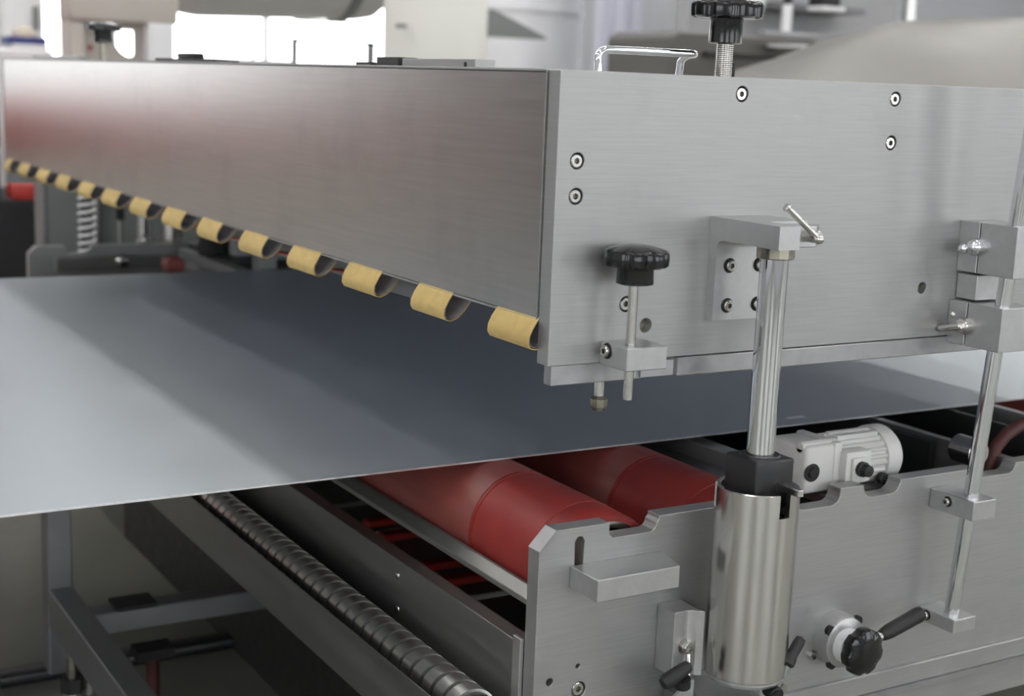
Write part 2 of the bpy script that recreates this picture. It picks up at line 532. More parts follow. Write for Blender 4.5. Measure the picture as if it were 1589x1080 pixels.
# ------------------------------------------------------------------ star knobs
def star_knob(parent, c, R, h_head, h_hub, r_hub, lobes=8, axis=(0, 0, 1), name='knob'):
    """c: bottom centre of the hub"""
    n = lobes * 8

    def lob(k, th):
        if k in (0, 1, 2, 3, 4):
            return 1.0
        amt = {5: 0.06, 6: 0.10, 7: 0.11, 8: 0.11, 9: 0.10, 10: 0.05}.get(k, 0.0)
        cth = math.cos(lobes * th)
        return 1.0 - amt * ((-cth - 0.2) / 0.8) ** 0.6 if cth < -0.2 else 1.0
    H = h_hub + h_head
    pr = [(0, 0), (0, r_hub * 0.86), (0.001, r_hub), (h_hub * 0.9, r_hub * 0.97), (h_hub, r_hub * 1.02),
          (h_hub + 0.0005, R * 0.90), (h_hub + 0.0025, R * 0.985), (h_hub + h_head * 0.35, R), (h_hub + h_head * 0.62, R * 0.995),
          (h_hub + h_head * 0.74, R * 0.955), (h_hub + h_head * 0.80, R * 0.88), (h_hub + h_head * 0.93, R * 0.55), (H, R * 0.25), (H, 0)]
    kn = part(name, lathe(pr, c, axis, n, lob), 'black', parent, label='glossy black star knob')
    return kn


# hold-down knob in front of the end plate
KX, KYk = 0.0745, -0.030
gb = thing('guide_block', 'aluminium guide block at the foot of the end plate holding the thin knob rod', 'block', (0.084, -0.02, 1.015))
bk = part('block_body', prism([(0.060, -0.046), (0.1075, -0.046), (0.1075, 0.0), (0.060, 0.0)], 'XY', 1.0190, 1.0415, [circ(KX, KYk, 0.0052, 16)], 0.0008), 'alu', gb, smooth=False)
socket_screw(bk, (0.0597, -0.012, 1.0335), 0.0060, '-X')
part('spacer', box(0.1075, 0.1480, -0.004, 0.0, 1.0020, 1.0180), 'strip', gb, smooth=False)
ks = thing('knob_screw', 'black star knob on a thin steel rod in front of the end plate', 'knob', (KX, KYk, 0.987))
part('rod', rod((KX, KYk, 0.9872), (KX, KYk, 1.105), 0.0048, 18, 0.0008), 'steel', ks)
star_knob(ks, (KX + 0.001, KYk, 1.1010), 0.0322, 0.0215, 0.0170, 0.0182, 9)
# tall knob on a threaded screw, on the hood top
TX, TY = 0.2655, 0.092
ks2 = thing('knob_screw', 'large black star knob on a thick threaded screw above the end plate', 'knob', (TX, TY, 1.301))
thr = [(0, 0)]
for k in range(20):
    thr += [(0.002 * k + 0.0002, 0.0093), (0.002 * k + 0.0010, 0.0080), (0.002 * k + 0.0018, 0.0093)]
thr += [(0.041, 0)]
part('threaded_rod', lathe(thr, (TX, TY, 1.2990), (0, 0, 1), 20), 'steel', ks2)
star_knob(ks2, (TX, TY, 1.3365), 0.0385, 0.0235, 0.0260, 0.0180, 8)
part('rubber_sleeve', box(TX + 0.012, TX + 0.020, TY + 0.004, TY + 0.016, 1.301, 1.318, 0.002, 2), 'rubber', ks2)
# far knob on the hood top
FX, FY = 0.10, 1.97
ks3 = thing('knob_screw', 'distant black star knob standing on the far part of the hood top', 'knob', (FX, FY, 1.301))
part('threaded_rod', rod((FX, FY, 1.2990), (FX, FY, 1.345), 0.0085, 16), 'nut', ks3)
star_knob(ks3, (FX, FY, 1.3375), 0.0370, 0.0190, 0.0250, 0.0200, 5)

# ------------------------------------------------------------------ bracket that holds the lifting post
br = thing('post_bracket', 'aluminium angle bracket bolted to the end plate above the chrome post', 'bracket', (0.225, -0.05, 1.057))
YA = -0.105
# L profile in the YZ plane, extruded along X
def angle_bm(reach, xa, xb):
    body = [(0.0, 1.0570), (-0.0130, 1.0570), (-0.0130, 1.1315)] + [(-0.0210 + 0.008 * math.cos(t), 1.1315 + 0.008 * math.sin(t)) for t in [PI / 2 * i / 6 for i in range(1, 7)]]
    return prism(body + [(reach, 1.1395), (reach, 1.1623), (0.0, 1.1623)], 'YZ', xa, xb)


part('angle_body', angle_bm(YA, 0.187, 0.2130), 'alu', br, smooth=False)
part('angle_body', angle_bm(-0.060, 0.2130, 0.2620), 'alu', br, smooth=False)
# clamp head around the post: split by a slit, chamfered front corners
arm2 = [(0.2155, -0.060), (0.2155, -0.090), (0.2480, -0.090), (0.262, -0.078), (0.262, -0.060)]
part('clamp_jaw', prism(arm2, 'XY', 1.1395, 1.1600, (), 0.0008), 'alu', br, smooth=False)
for x, z in ((0.2050, 1.1130), (0.2440, 1.1130), (0.2050, 1.0720), (0.2440, 1.0720)):
    socket_screw(br, (x, -0.0132, z), 0.0058)
lv = part('clamp_screw', rod((0.2345, -0.088, 1.1515), (0.2345, -0.108, 1.1515), 0.0062, 16, 0.001), 'steel', br)
part('tommy_bar', rod((0.2365, -0.1065, 1.1490), (0.1985, -0.1005, 1.1795), 0.0030, 12, 0.0008), 'steel', lv)
part('bar_ball', lathe([(0.0048 * (1 - math.cos(PI * i / 8)), 0.0048 * math.sin(PI * i / 8)) for i in range(9)], (0.2395, -0.1070, 1.1465), (-0.038, 0, 0.0305), 14), 'steel', lv)
part('bar_tip', rod((0.1990, -0.1006, 1.1790), (0.1962, -0.1002, 1.1812), 0.0044, 14, 0.001), 'steel', lv)

# ------------------------------------------------------------------ lifting post, sleeve
PX, PYp = 0.2225, -0.060
post = thing('lifting_post', 'thick chrome lifting post rising from the stainless sleeve to the bracket', 'post', (PX, PYp, 0.885))
part('chrome_rod', rod((PX, PYp, 0.90), (PX, PYp, 1.150), 0.0143, 36, 0.001), 'chrome', post)
part('collar_nut', lathe([(0, 0.0143), (0, 0.0180), (0.001, 0.0192), (0.0125, 0.0192), (0.0138, 0.018), (0.0138, 0.0143)], (PX + 0.001, PYp, 1.1255), (0, 0, 1), 12), 'nut', post, smooth=False, label='grimy olive collar nut')
kb = part('stop_block', box(PX - 0.0250, PX + 0.0250, PYp - 0.0250, PYp + 0.0250, 0.874, 0.9245, 0.003, 3), 'blackblock', post, label='square black plastic block')
part('seat_ring', lathe([(0, 0.0143), (0.0012, 0.0150), (0.0018, 0.0195), (0.0, 0.0205)], (PX, PYp, 0.9245), (0, 0, 1), 32), 'blackblock', kb)
part('square_pin', box(PX + 0.004, PX + 0.0115, PYp - 0.0560, PYp - 0.0240, 0.8935, 0.9010, 0.001, 1), 'steel', post, smooth=False)
part('pin_hole', rod((PX + 0.0078, PYp - 0.0252, 0.8965), (PX + 0.0078, PYp - 0.0240, 0.8965), 0.0070, 16), 'hole', kb)

sl = thing('post_sleeve', 'stainless steel cylinder sleeve clamped to the lower side plate', 'cylinder', (PX, PYp, 0.69))
SR, SRI, SZ0, SZ1, SLOT = 0.0430, 0.0375, 0.6930, 0.8930, 0.8690


def sleeve_bm():
    bm = bmesh.new()
    lathe([(SZ0, SRI), (SZ0, SR - 0.001), (SZ0 + 0.001, SR), (SLOT, SR), (SLOT, SRI), (SZ0, SRI)], (PX, PYp, 0), (0, 0, 1), 72, bm=bm)
    gaps = [(-PI / 2, 0.15), (PI - 0.55, 0.15), (0.6, 0.15)]
    arcs = []
    gs = sorted([((g % (2 * PI)), hw) for g, hw in gaps])
    for i in range(len(gs)):
        a0 = gs[i][0] + gs[i][1]
        a1 = gs[(i + 1) % len(gs)][0] - gs[(i + 1) % len(gs)][1]
        if a1 < a0:
            a1 += 2 * PI
        arcs.append((a0, a1))
    for a0, a1 in arcs:
        n = max(4, int((a1 - a0) / 0.09))
        cols = []
        for i in range(n + 1):
            a = a0 + (a1 - a0) * i / n
            c, s = math.cos(a), math.sin(a)
            cols.append([bm.verts.new((PX + r * c, PYp + r * s, z)) for r, z in ((SRI, SLOT), (SR, SLOT), (SR, SZ1 - 0.001), (SR - 0.001, SZ1), (SRI + 0.001, SZ1), (SRI, SZ1 - 0.001))])
        for A, B in zip(cols[:-1], cols[1:]):
            for k in range(1, 5):
                bm.faces.new((A[k], B[k], B[k + 1], A[k + 1]))
            bm.faces.new((A[5], B[5], B[0], A[0]))
        bm.faces.new(cols[0])
        bm.faces.new(cols[-1][::-1])
    bmesh.ops.recalc_face_normals(bm, faces=bm.faces[:])
    return bm


part('sleeve_tube', sleeve_bm(), 'stainless', sl, label='turned stainless tube with slotted rim')
part('guide_bush', lathe([(0, 0), (0, 0.0340), (0.06, 0.0340), (0.06, 0)], (PX, PYp, 0.795), (0, 0, 1), 32), 'dark', sl)
part('base_disc', lathe([(0, 0), (0, 0.040), (0.0035, 0.0425), (0.006, 0.0425), (0.006, 0)], (PX, PYp, 0.6870), (0, 0, 1), 48), 'alu', sl)

cb = thing('sleeve_clamp', 'aluminium clamp block joining the stainless sleeve to the side plate', 'clamp', (0.168, -0.015, 0.687))
cpf = [(0.1500, 0.0), (0.1500, -0.0300), (0.1640, -0.0300)] + [(0.1640 + 0.012 * math.sin(t), -0.0300 - 0.012 * (1 - math.cos(t))) for t in [PI / 3 * i / 5 for i in range(1, 6)]] + [(0.1820, -0.0400), (0.1790, -0.0300), (0.1800, 0.0)]
part('clamp_body', prism(cpf, 'XY', 0.6850, 0.7560, (), 0.0008), 'alu', cb, smooth=False)
part('joint_gap', box(0.1795, 0.1815, -0.034, -0.006, 0.715, 0.746), 'hole', cb, smooth=False)
sb = part('cap_screw', lathe([(0.003, 0), (0.003, 0.0030), (0.0, 0.0034), (0.0, 0.0058), (0.0009, 0.0066), (0.009, 0.0068), (0.009, 0)], (0.1655, -0.0385, 0.7170), (0, 1, 0), 24, lambda k, th: hexr(th) if k in (1, 2) else 1.0), 'steel', cb)
part('washer', lathe([(0, 0), (0, 0.0088), (0.0015, 0.0088), (0.0015, 0)], (0.1655, -0.0305, 0.7170), (0, 1, 0), 24), 'nut', sb)

# foot bracket below the sleeve with its two black clamp levers
fb = thing('foot_bracket', 'light metal bracket under the stainless sleeve with two black clamp levers', 'bracket', (0.21, -0.06, 0.62))
part('bracket_plate', prism([(0.1450, -0.104), (0.2180, -0.112), (0.2300, -0.085), (0.2300, -0.002), (0.1900, -0.002)], 'XY', 0.6640, 0.6700, (), 0.0006), 'alu', fb, smooth=False)
part('bracket_cheek', prism([(0.1300, 0.600), (0.1610, 0.600), (0.1610, 0.6900), (0.1560, 0.6900), (0.1300, 0.6700)], 'XZ', -0.054, -0.050), 'alu', fb, smooth=False)
part('under_plate', box(0.164, 0.255, -0.050, -0.001, 0.640, 0.660), 'frame2', fb, smooth=False)  # grey plate under the sleeve, against the side plate
l1 = part('lever_handle', lathe([(0, 0), (0.001, 0.0060), (0.006, 0.0082), (0.016, 0.0080), (0.028, 0.0072), (0.035, 0.0062), (0.0375, 0.0035), (0.038, 0)], (0.1150, -0.060, 0.6960), (0.92, 0.0, 0.40), 16), 'rubber', fb, label='black plastic wing lever')
part('lever_stem', rod((0.1410, -0.0600, 0.6980), (0.1430, -0.058, 0.6880), 0.0085, 12), 'rubber', l1)
part('stud', rod((0.1590, -0.0480, 0.672), (0.1640, -0.0385, 0.712), 0.0030, 12), 'steel', fb)
l2 = part('lever_arm', rod((0.2330, -0.092, 0.6800), (0.2560, -0.090, 0.7080), 0.0062, 14, 0.001, 0.0050), 'midgrey', fb)
part('lever_handle', lathe([(0, 0), (0.001, 0.0052), (0.004, 0.0078), (0.009, 0.0074), (0.015, 0.0058), (0.028, 0.0062), (0.034, 0.0050), (0.036, 0)], (0.2510, -0.0905, 0.7020), (0.55, 0.05, 0.72), 16), 'rubber', l2, label='black rubber lever grip')
part('lever_hub', rod((0.2320, -0.1020, 0.6780), (0.2340, -0.0860, 0.6800), 0.0085, 16, 0.001), 'rubber', l2)
part('hub_bolt', rod((0.2480, -0.0940, 0.6790), (0.2480, -0.0860, 0.6790), 0.0050, 12), 'nut', l2)
part('strap', prism([(0.2190, 0.600), (0.2330, 0.600), (0.2350, 0.672), (0.2310, 0.684), (0.2200, 0.680)], 'XZ', -0.108, -0.103), 'rubber', fb, smooth=False)

# ------------------------------------------------------------------ thin guide rod at the right with its four clamp blocks
def lean(z):      # the rod leans a little out towards the viewer at the top
    return -0.0345 - 0.076 * (0.70 - z) * -1.0
gr = thing('guide_rod', 'slim polished guide rod leaning past the right clamp blocks', 'rod', (0.560, lean(0.69), 0.685))
part('rod', rod((0.560, lean(0.685), 0.685), (0.560, lean(1.40), 1.40), 0.0088, 28, 0.001), 'chrome', gr)


def clamp_block(label, x0, x1, y0, z0, z1, slit, zc, yc, bolt):
    t = thing('clamp_block', label, 'clamp', ((x0 + x1) / 2, y0 / 2, z0), 'clamp blocks on the slim guide rod')
    zm = (z0 + z1) / 2
    ry = lean(zm)
    xs = 0.560
    if slit:
        b = part('block_body', prism([(x0, yc - 0.0008), (x0, y0), (x1, y0), (x1, 0.0), (x0, 0.0), (x0, yc + 0.0008), (x0 + 0.014, yc + 0.0008), (x0 + 0.014, yc - 0.0008)], 'XY', z0, z1, (), 0.0006), 'alu', t, smooth=False)
    else:
        b = part('block_body', box(x0, x1, y0, 0.0, z0, z1, 0.0009, 1), 'alu', t, smooth=False)
    if bolt == 'ball':
        q = part('clamp_bolt', lathe([(0, 0), (0, 0.0098), (0.004, 0.0105), (0.009, 0.0098), (0.013, 0.0074), (0.0155, 0.0042), (0.0163, 0)], (x0 + 0.0005, yc, zc), (-1, 0, 0), 22), 'chrome', t)
        part('bolt_lobe', lathe([(0.0060 * (1 - math.cos(PI * i / 8)), 0.0060 * math.sin(PI * i / 8)) for i in range(9)], (x0 - 0.010, yc + 0.005, zc - 0.001), (-0.5, 0.7, -0.25), 14), 'chrome', q)
    elif bolt == 'lever':
        q = part('clamp_bolt', lathe([(0, 0), (0, 0.0098), (0.004, 0.0102), (0.009, 0.0080), (0.011, 0)], (x0 + 0.0005, yc, zc), (-1, 0, 0), 22), 'steel', t)
        part('tommy_bar', rod((x0 - 0.012, yc - 0.004, zc + 0.001), (x0 - 0.014, yc + 0.026, zc - 0.007), 0.0042, 12, 0.001), 'steel', q)
        part('bar_knob', lathe([(0.0042 * (1 - math.cos(PI * i / 8)), 0.0042 * math.sin(PI * i / 8)) for i in range(9)], (x0 - 0.010, yc + 0.010, zc + 0.008), (0, 0.4, 1), 12), 'steel', q)
    elif bolt == 'set':
        socket_screw(b, (x0 - 0.0003, yc, zc), 0.0048, '-X')
    return t


clamp_block('aluminium clamp block with a round polished bolt, upper one on the end plate', 0.5497, 0.600, -0.081, 1.0955, 1.1530, True, 1.1255, -0.029, 'ball')
clamp_block('aluminium clamp block with a bar-headed bolt, at the lower edge of the end plate', 0.5437, 0.600, -0.0765, 1.0125, 1.0620, True, 1.0355, -0.027, 'lever')
clamp_block('small aluminium clamp block near the top edge of the lower side plate', 0.5425, 0.5800, -0.0655, 0.8140, 0.8370, False, 0.8275, -0.027, 'set')
clamp_block('small aluminium foot block holding the bottom end of the slim guide rod', 0.5425, 0.5790, -0.0545, 0.6740, 0.6910, False, 0.6830, -0.012, 'set')
part('rear_gib', box(0.552, 0.600, -0.030, -0.0005, 1.0640, 1.0930, 0.0008, 1), 'alu', gr, smooth=False)

# ================================================================== METAL SHEET
sheet = thing('metal_sheet', 'large flat galvanised metal sheet running under the hood', 'metal sheet', (0.5, 1.0, 0.8525))
part('sheet_face', box(-1.3, 3.2, 0.2565, 1.8750, 0.8530, 0.8541), 'sheet', sheet, smooth=False)
part('cut_edge', box(-1.3, 3.2, 0.2550, 0.2565, 0.8524, 0.8542), 'sheet_edge', sheet, smooth=False)

part('reflection_spot', box(0.573, 0.602, 0.284, 0.292, 0.8541, 0.8543), 'white', sheet, smooth=False)  # pale patch standing in for a reflected spot on the sheet

# ================================================================== LOWER FRAME
lf = thing('roller_frame', 'brushed aluminium lower frame carrying the rollers beneath the metal sheet', 'machine frame', (0.4, 0.0, 0.55))
ZT = 0.8525


def notch(a, b, zb, r=0.008, sl=True):
    """outline points, left to right, of a flat-bottomed notch with a rounded right side"""
    pts = [(a, ZT), (a, zb + 0.005), (a + 0.005, zb)]
    pts += [(b - 0.012, zb)] + [(b - 0.012 + 0.009 * math.sin(t), zb + 0.009 * (1 - math.cos(t))) for t in [PI / 2 * i / 5 for i in range(1, 6)]]
    pts += [(b, zb + 0.0125), (b, ZT)]
    return pts


def unotch(a, b, zb, r):
    pts = [(a, ZT)] + [(a + r - r * math.cos(t), zb + r - r * math.sin(t)) for t in [PI / 2 * i / 5 for i in range(6)]]
    pts += [(b - r + r * math.sin(t), zb + r - r * math.cos(t)) for t in [PI / 2 * i / 5 for i in range(6)]] + [(b, ZT)]
    return pts


outer = [(0.0, 0.55), (0.0, 0.8330), (0.0190, ZT)] + notch(0.0830, 0.1450, 0.8362) + notch(0.2560, 0.3180, 0.8362)
outer += unotch(0.3330, 0.3980, 0.8340, 0.012) + unotch(0.4340, 0.4920, 0.8370, 0.015) + unotch(0.6180, 0.6880, 0.8460 - 0.006, 0.012)
outer += [(1.30, ZT), (1.30, 0.55)]
slot = [(0.0430, 0.7930), (0.0520, 0.7930), (0.0532, 0.8380), (0.0500, 0.8425), (0.0450, 0.8425), (0.0418, 0.8380)]
lh = [(0.0190, 0.6928, 0.0042), (0.0525, 0.7040, 0.0026)]
lscr = [(0.0549, 0.6782)]
sp_ = part('side_plate', prism(outer, 'XZ', 0.0, 0.0210, [slot] + [circ(x, z, r, 14) for x, z, r in lh] + [circ(x, z, 0.0085, 20) for x, z in lscr], 0.0006), 'plate', lf, smooth=False, label='brushed aluminium lower side plate with notched top edge')
for x, z in lscr:
    shared('socket_screw', ('scr', 0.0070), screw_mesh(0.0070), 'steel', sp_, (x, 0.0008, z))
part('slot_backing', box(0.0380, 0.0580, 0.0211, 0.0225, 0.786, 0.828), 'redworn', sp_, smooth=False)
part('worn_corner', prism([(-0.0006, 0.8330), (0.0184, ZT + 0.0006), (0.0225, ZT + 0.0006), (0.0215, 0.8500), (0.0040, 0.8320)], 'XZ', -0.0006, 0.0205), 'strip', sp_, smooth=False)
part('ledge_block', prism([(0.0370, 0.0), (0.0385, -0.0480), (0.1400, -0.0460), (0.1520, 0.0)], 'XY', 0.7905, 0.8135, (), 0.0008), 'alu', lf, smooth=False, label='aluminium ledge block on the plate face')
part('base_rail', box(0.15, 1.30, -0.0060, 0.020, 0.5960, 0.6200, 0.0010, 1), 'plate', lf, smooth=False)
part('base_flange', box(0.15, 1.30, -0.0100, 0.010, 0.5900, 0.5960), 'strip', lf, smooth=False)
# far side plate of the lower frame
fo = [(0.030, 0.55), (0.030, 0.8350), (0.0480, ZT), (0.118, ZT), (0.124, 0.8370), (0.128, 0.8330), (0.165, 0.8330), (0.178, 0.8400), (0.184, ZT), (1.2, ZT), (1.2, 0.55)]
part('far_side_plate', prism(fo, 'XZ', 2.420, 2.440, (), 0.0008), 'plate', lf, smooth=False)
part('far_rail', box(0.092, 1.0, 2.398, 2.4195, 0.792, 0.823, 0.002, 1), 'frame', lf, smooth=False)
part('far_cap', lathe([(0, 0), (0, 0.014), (0.012, 0.016), (0.016, 0.010), (0.016, 0)], (0.25, 2.395, 0.815), (0, -1, 0), 16), 'steel', lf)
# cross beams along Y
bmn = part('cross_beam', prism([(0.0, 0.615), (0.0, 0.7270), (0.0200, 0.7270), (0.0200, 0.7235), (0.0035, 0.7235), (0.0035, 0.615)], 'XZ', 0.0365, 2.39, (), 0.0006), 'frame', lf, smooth=False, label='dark grey steel angle beam with two rivets')
for y, z in ((0.3104, 0.7074), (0.3082, 0.6663)):
    shared('rivet', 'rivet', lambda: lathe([(0, 0.0042), (-0.0012, 0.0038), (-0.0022, 0.0022), (-0.0025, 0)], (0, 0, 0), (1, 0, 0), 14), 'steel', bmn, (0.0, y, z))
part('beam_end', box(-0.0045, 0.0, 0.0215, 0.0365, 0.56, 0.7350, 0.0006, 1), 'alu', lf, smooth=False)
part('roller_rail', prism([(0.014, 0.7610), (0.014, 0.7670), (0.025, 0.7760), (0.029, 0.7760), (0.029, 0.7700), (0.018, 0.7610)], 'XZ', 0.022, 2.40, (), 0.0005), 'frame', lf, smooth=False)
part('inner_beam', prism([(0.396, 0.76), (0.396, 0.843), (0.424, 0.843), (0.424, 0.8390), (0.400, 0.8390), (0.400, 0.76)], 'XZ', 0.135, 2.40, (), 0.0005), 'plate', lf, smooth=False)
part('inner_shelf', box(0.352, 0.396, 0.135, 2.40, 0.818, 0.822), 'strip', lf, smooth=False)
part('inner_beam', prism([(0.700, 0.70), (0.700, 0.8505), (0.714, 0.8505), (0.714, 0.70)], 'XZ', 0.0215, 2.40, (), 0.0005), 'frame', lf, smooth=False)
part('inner_beam', prism([(0.930, 0.70), (0.930, 0.8505), (0.944, 0.8505), (0.944, 0.70)], 'XZ', 0.0215, 2.40, (), 0.0005), 'plate', lf, smooth=False)
part('void_shade_sheet', box(0.850, 0.856, 0.0215, 2.40, 0.700, 0.8500), 'dark', lf, smooth=False)  # dark sheet added so the shaded interior reads black
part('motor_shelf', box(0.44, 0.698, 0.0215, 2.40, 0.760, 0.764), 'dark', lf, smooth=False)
part('void_shade_sheet', box(0.690, 0.698, 0.140, 2.40, 0.764, 0.845), 'dark', lf, smooth=False)  # dark sheet standing in for the black void behind the motor
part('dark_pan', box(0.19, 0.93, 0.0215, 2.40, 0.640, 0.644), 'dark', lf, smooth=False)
# drip tray around the spiral roller
part('drip_tray', prism([(-0.0780, 0.6000), (-0.0780, 0.6670), (-0.0765, 0.6670), (-0.0740, 0.6030), (-0.004, 0.6030), (-0.004, 0.6000)], 'XZ', 0.030, 1.55, (), 0.0004), 'frame', lf, smooth=False)

# ------------------------------------------------------------------ rollers
def red_roller(x, r, label, ends=True):
    t = thing('red_roller', label, 'roller', (x, 1.2, ZT - r), 'red rubber rollers under the metal sheet')
    z = 0.8522 - r
    part('roller_sleeve', lathe([(0.205, r - 0.004), (0.205, r - 0.0006), (0.2065, r), (1.86, r), (1.86, 0.0)], (x, 0, z), (0, 1, 0), 64), 'redworn', t, label='scuffed red roller covering')
    part('end_collar', lathe([(0.030, r - 0.009), (0.030, r - 0.004), (0.034, r - 0.0012), (0.0750, r - 0.0006), (0.0752, r), (0.1950, r), (0.1953, r - 0.0012), (0.1980, r - 0.0012), (0.1983, r), (0.2015, r), (0.2018, r - 0.0012), (0.205, r - 0.0012)], (x, 0, z), (0, 1, 0), 64), 'red', t, label='clean red end section with fine grooves')
    part('core_tube', lathe([(0.10, r - 0.016), (0.0295, r - 0.016), (0.0295, r - 0.009), (0.05, r - 0.009)], (x, 0, z), (0, 1, 0), 48), 'steel', t)
    part('end_cap', lathe([(0.045, 0), (0.045, r - 0.016)], (x, 0, z), (0, 1, 0), 32), 'hole', t)
    part('shaft', rod((x, 0.0215, z), (x, 0.06, z), 0.012, 20), 'steel', t)
    return t


red_roller(0.1000, 0.0660, 'nearest red roller with a grooved end, left of the stainless sleeve')
red_roller(0.2860, 0.0660, 'second red roller, in shade just behind the stainless sleeve')
red_roller(1.0650, 0.0660, 'dark red roller at the right, behind the slim guide rod')
part_sh = single('shaft_stub', rod((0.648, 0.0215, 0.8620), (0.648, 0.060, 0.8620), 0.0175, 24, 0.003), 'steel', 'short grey shaft end resting in the right notch of the lower side plate', 'shaft', (0.648, 0.04, 0.845))

single('red_hose', tube([(0.690, 0.045, 0.800), (0.694, 0.045, 0.838), (0.706, 0.048, 0.858), (0.728, 0.052, 0.872), (0.760, 0.058, 0.880), (0.80, 0.064, 0.878)], 0.0085, 12), 'redold', 'dull red hose curving up by the right notch of the lower side plate', 'hose', (0.70, 0.05, 0.80))
spr = thing('spiral_roller', 'shiny steel roller with a spiral winding lying in the tray', 'roller', (-0.042, 0.8, 0.655))
SX, SZ, SRr = -0.041, 0.6560, 0.0228
part('core', rod((SX, 0.037, SZ), (SX, 1.50, SZ), SRr - 0.0028, 28), 'dark', spr)


def spiral_bm(y0, y1, pitch, frac, n=26):
    bm = bmesh.new()
    steps = int((y1 - y0 - pitch) / pitch * n)
    prev = None
    for i in range(steps + 1):
        a = 2 * PI * i / n
        yb = y0 + pitch * i / n
        c, s = math.cos(a), math.sin(a)
        q = []
        for dy, rr in ((0, SRr - 0.004), (0.0001, SRr), (pitch * frac - 0.0001, SRr), (pitch * frac, SRr - 0.004)):
            q.append(bm.verts.new((SX + rr * c, yb + dy, SZ + rr * s)))
        if prev:
            for k in range(3):
                bm.faces.new((prev[k], q[k], q[k + 1], prev[k + 1]))
        prev = q
    bmesh.ops.recalc_face_normals(bm, faces=bm.faces[:])
    return bm


part('spiral_strip', spiral_bm(0.04, 1.50, 0.0250, 0.78), 'spiral', spr, label='bright steel spiral strip')

# ------------------------------------------------------------------ motor behind the lower side plate
mo = thing('gear_motor', 'small light grey gear motor lying on the lower side plate', 'motor', (0.46, 0.07, 0.83))
MYc, MZc = 0.072, 0.868
part('gear_case', box(0.372, 0.424, 0.036, 0.106, 0.836, 0.902, 0.006, 3), 'motor', mo)
part('flange', box(0.418, 0.432, 0.034, 0.110, 0.832, 0.904, 0.004, 2), 'motor', mo)
part('flange_ear', rod((0.372, 0.050, 0.898), (0.432, 0.050, 0.898), 0.0085, 14, 0.002), 'motor', mo)


def fin_r(k, th):
    return 1.0 + (0.07 if (int(th / (2 * PI) * 96) % 4) < 2 else 0.0)


part('stator', lathe([(0, 0), (0, 0.035), (0.085, 0.035), (0.085, 0)], (0.430, MYc, MZc), (1, 0, 0), 96, fin_r), 'motor', mo, smooth=False, label='finned stator body')
part('fan_cowl', lathe([(0, 0.030), (0, 0.0405), (0.004, 0.0415), (0.022, 0.0415), (0.029, 0.036), (0.031, 0.028), (0.031, 0)], (0.514, MYc, MZc), (1, 0, 0), 40), 'motor', mo)
tbx = part('terminal_box', box(0.428, 0.472, 0.022, 0.046, 0.848, 0.892, 0.003, 2), 'motor', mo)
part('terminal_lid', box(0.436, 0.464, 0.0175, 0.0225, 0.854, 0.884, 0.002, 2), 'motor', tbx)
part('cable_gland', lathe([(0, 0), (0, 0.0105), (0.006, 0.0105), (0.007, 0.0085), (0.015, 0.0080), (0.016, 0.006), (0.016, 0)], (0.450, 0.018, 0.869), (0, -1, 0), 12), 'rubber', tbx, label='black cable gland')
part('bearing_port', lathe([(0, 0), (0, 0.0125), (0.0012, 0.0125), (0.0012, 0.007), (0.004, 0.006), (0.004, 0)], (0.3835, 0.0368, 0.866), (0, -1, 0), 24), 'hole', mo)
part('foot_gland', lathe([(0, 0), (0, 0.0085), (0.008, 0.0085), (0.009, 0.006), (0.014, 0.006), (0.014, 0)], (0.505, 0.036, 0.845), (0, -1, 0.1), 8), 'rubber', mo, smooth=False)
part('top_ribs', box(0.436, 0.508, 0.050, 0.058, 0.900, 0.9075, 0.001, 1), 'motor', mo, smooth=False)
part('top_ribs', box(0.436, 0.508, 0.066, 0.074, 0.900, 0.9085, 0.001, 1), 'motor', mo, smooth=False)
part('mounting_foot', box(0.40, 0.52, 0.030, 0.110, 0.822, 0.834), 'frame', mo, smooth=False)
mo.scale = (0.90, 0.90, 0.86)
mo.location = (0.455, 0.066, 0.832)

# ------------------------------------------------------------------ clamp with star grip and lever at lower right
cl = thing('grip_clamp', 'aluminium boss with black star grip and lever on the lower side plate', 'clamp', (0.40, -0.02, 0.655))
bs = part('boss', lathe([(0, 0.031), (0.018, 0.031), (0.022, 0.029), (0.026, 0.019), (0.026, 0)], (0.4040, 0.0, 0.6760), (0, -1, 0), 36), 'alu', cl)
for a in (0.9, 2.5, -0.7, -2.2):
    shared('boss_notch', 'bossnotch', lambda: rod((0, 0, 0), (0, -0.005, 0), 0.0060, 14), 'hole', bs, (0.4040 + 0.0290 * math.cos(a), -0.0165, 0.6760 + 0.0290 * math.sin(a)))
part('white_ring', lathe([(0, 0.010), (0, 0.0200), (0.013, 0.0200), (0.013, 0.010)], (0.4010, -0.0250, 0.6755), (0, -1, 0), 28), 'white', cl)
star_knob(cl, (0.4030, -0.0370, 0.6760), 0.0275, 0.0190, 0.004, 0.0180, 7, (0, -1, 0), 'star_grip')
lr = part('lever_rod', rod((0.4080, -0.0430, 0.6790), (0.4600, -0.0450, 0.6940), 0.0050, 14), 'steel', cl)
part('lever_grip', lathe([(0, 0), (0, 0.0062), (0.004, 0.0074), (0.012, 0.0082), (0.058, 0.0088), (0.062, 0.0078), (0.062, 0)], (0.4360, -0.0440, 0.6870), (0.0630, -0.0020, 0.0190), 18, lambda k, th: 1.0 + 0.05 * math.cos(10 * th) if k in (3, 4) else 1.0), 'rubber', lr, label='ribbed black grip')
shared('set_screw', 'setscrew', lambda: rod((0, 0, 0), (0, -0.006, 0), 0.0045, 12), 'steel', cl, (0.3720, 0.0, 0.6590))

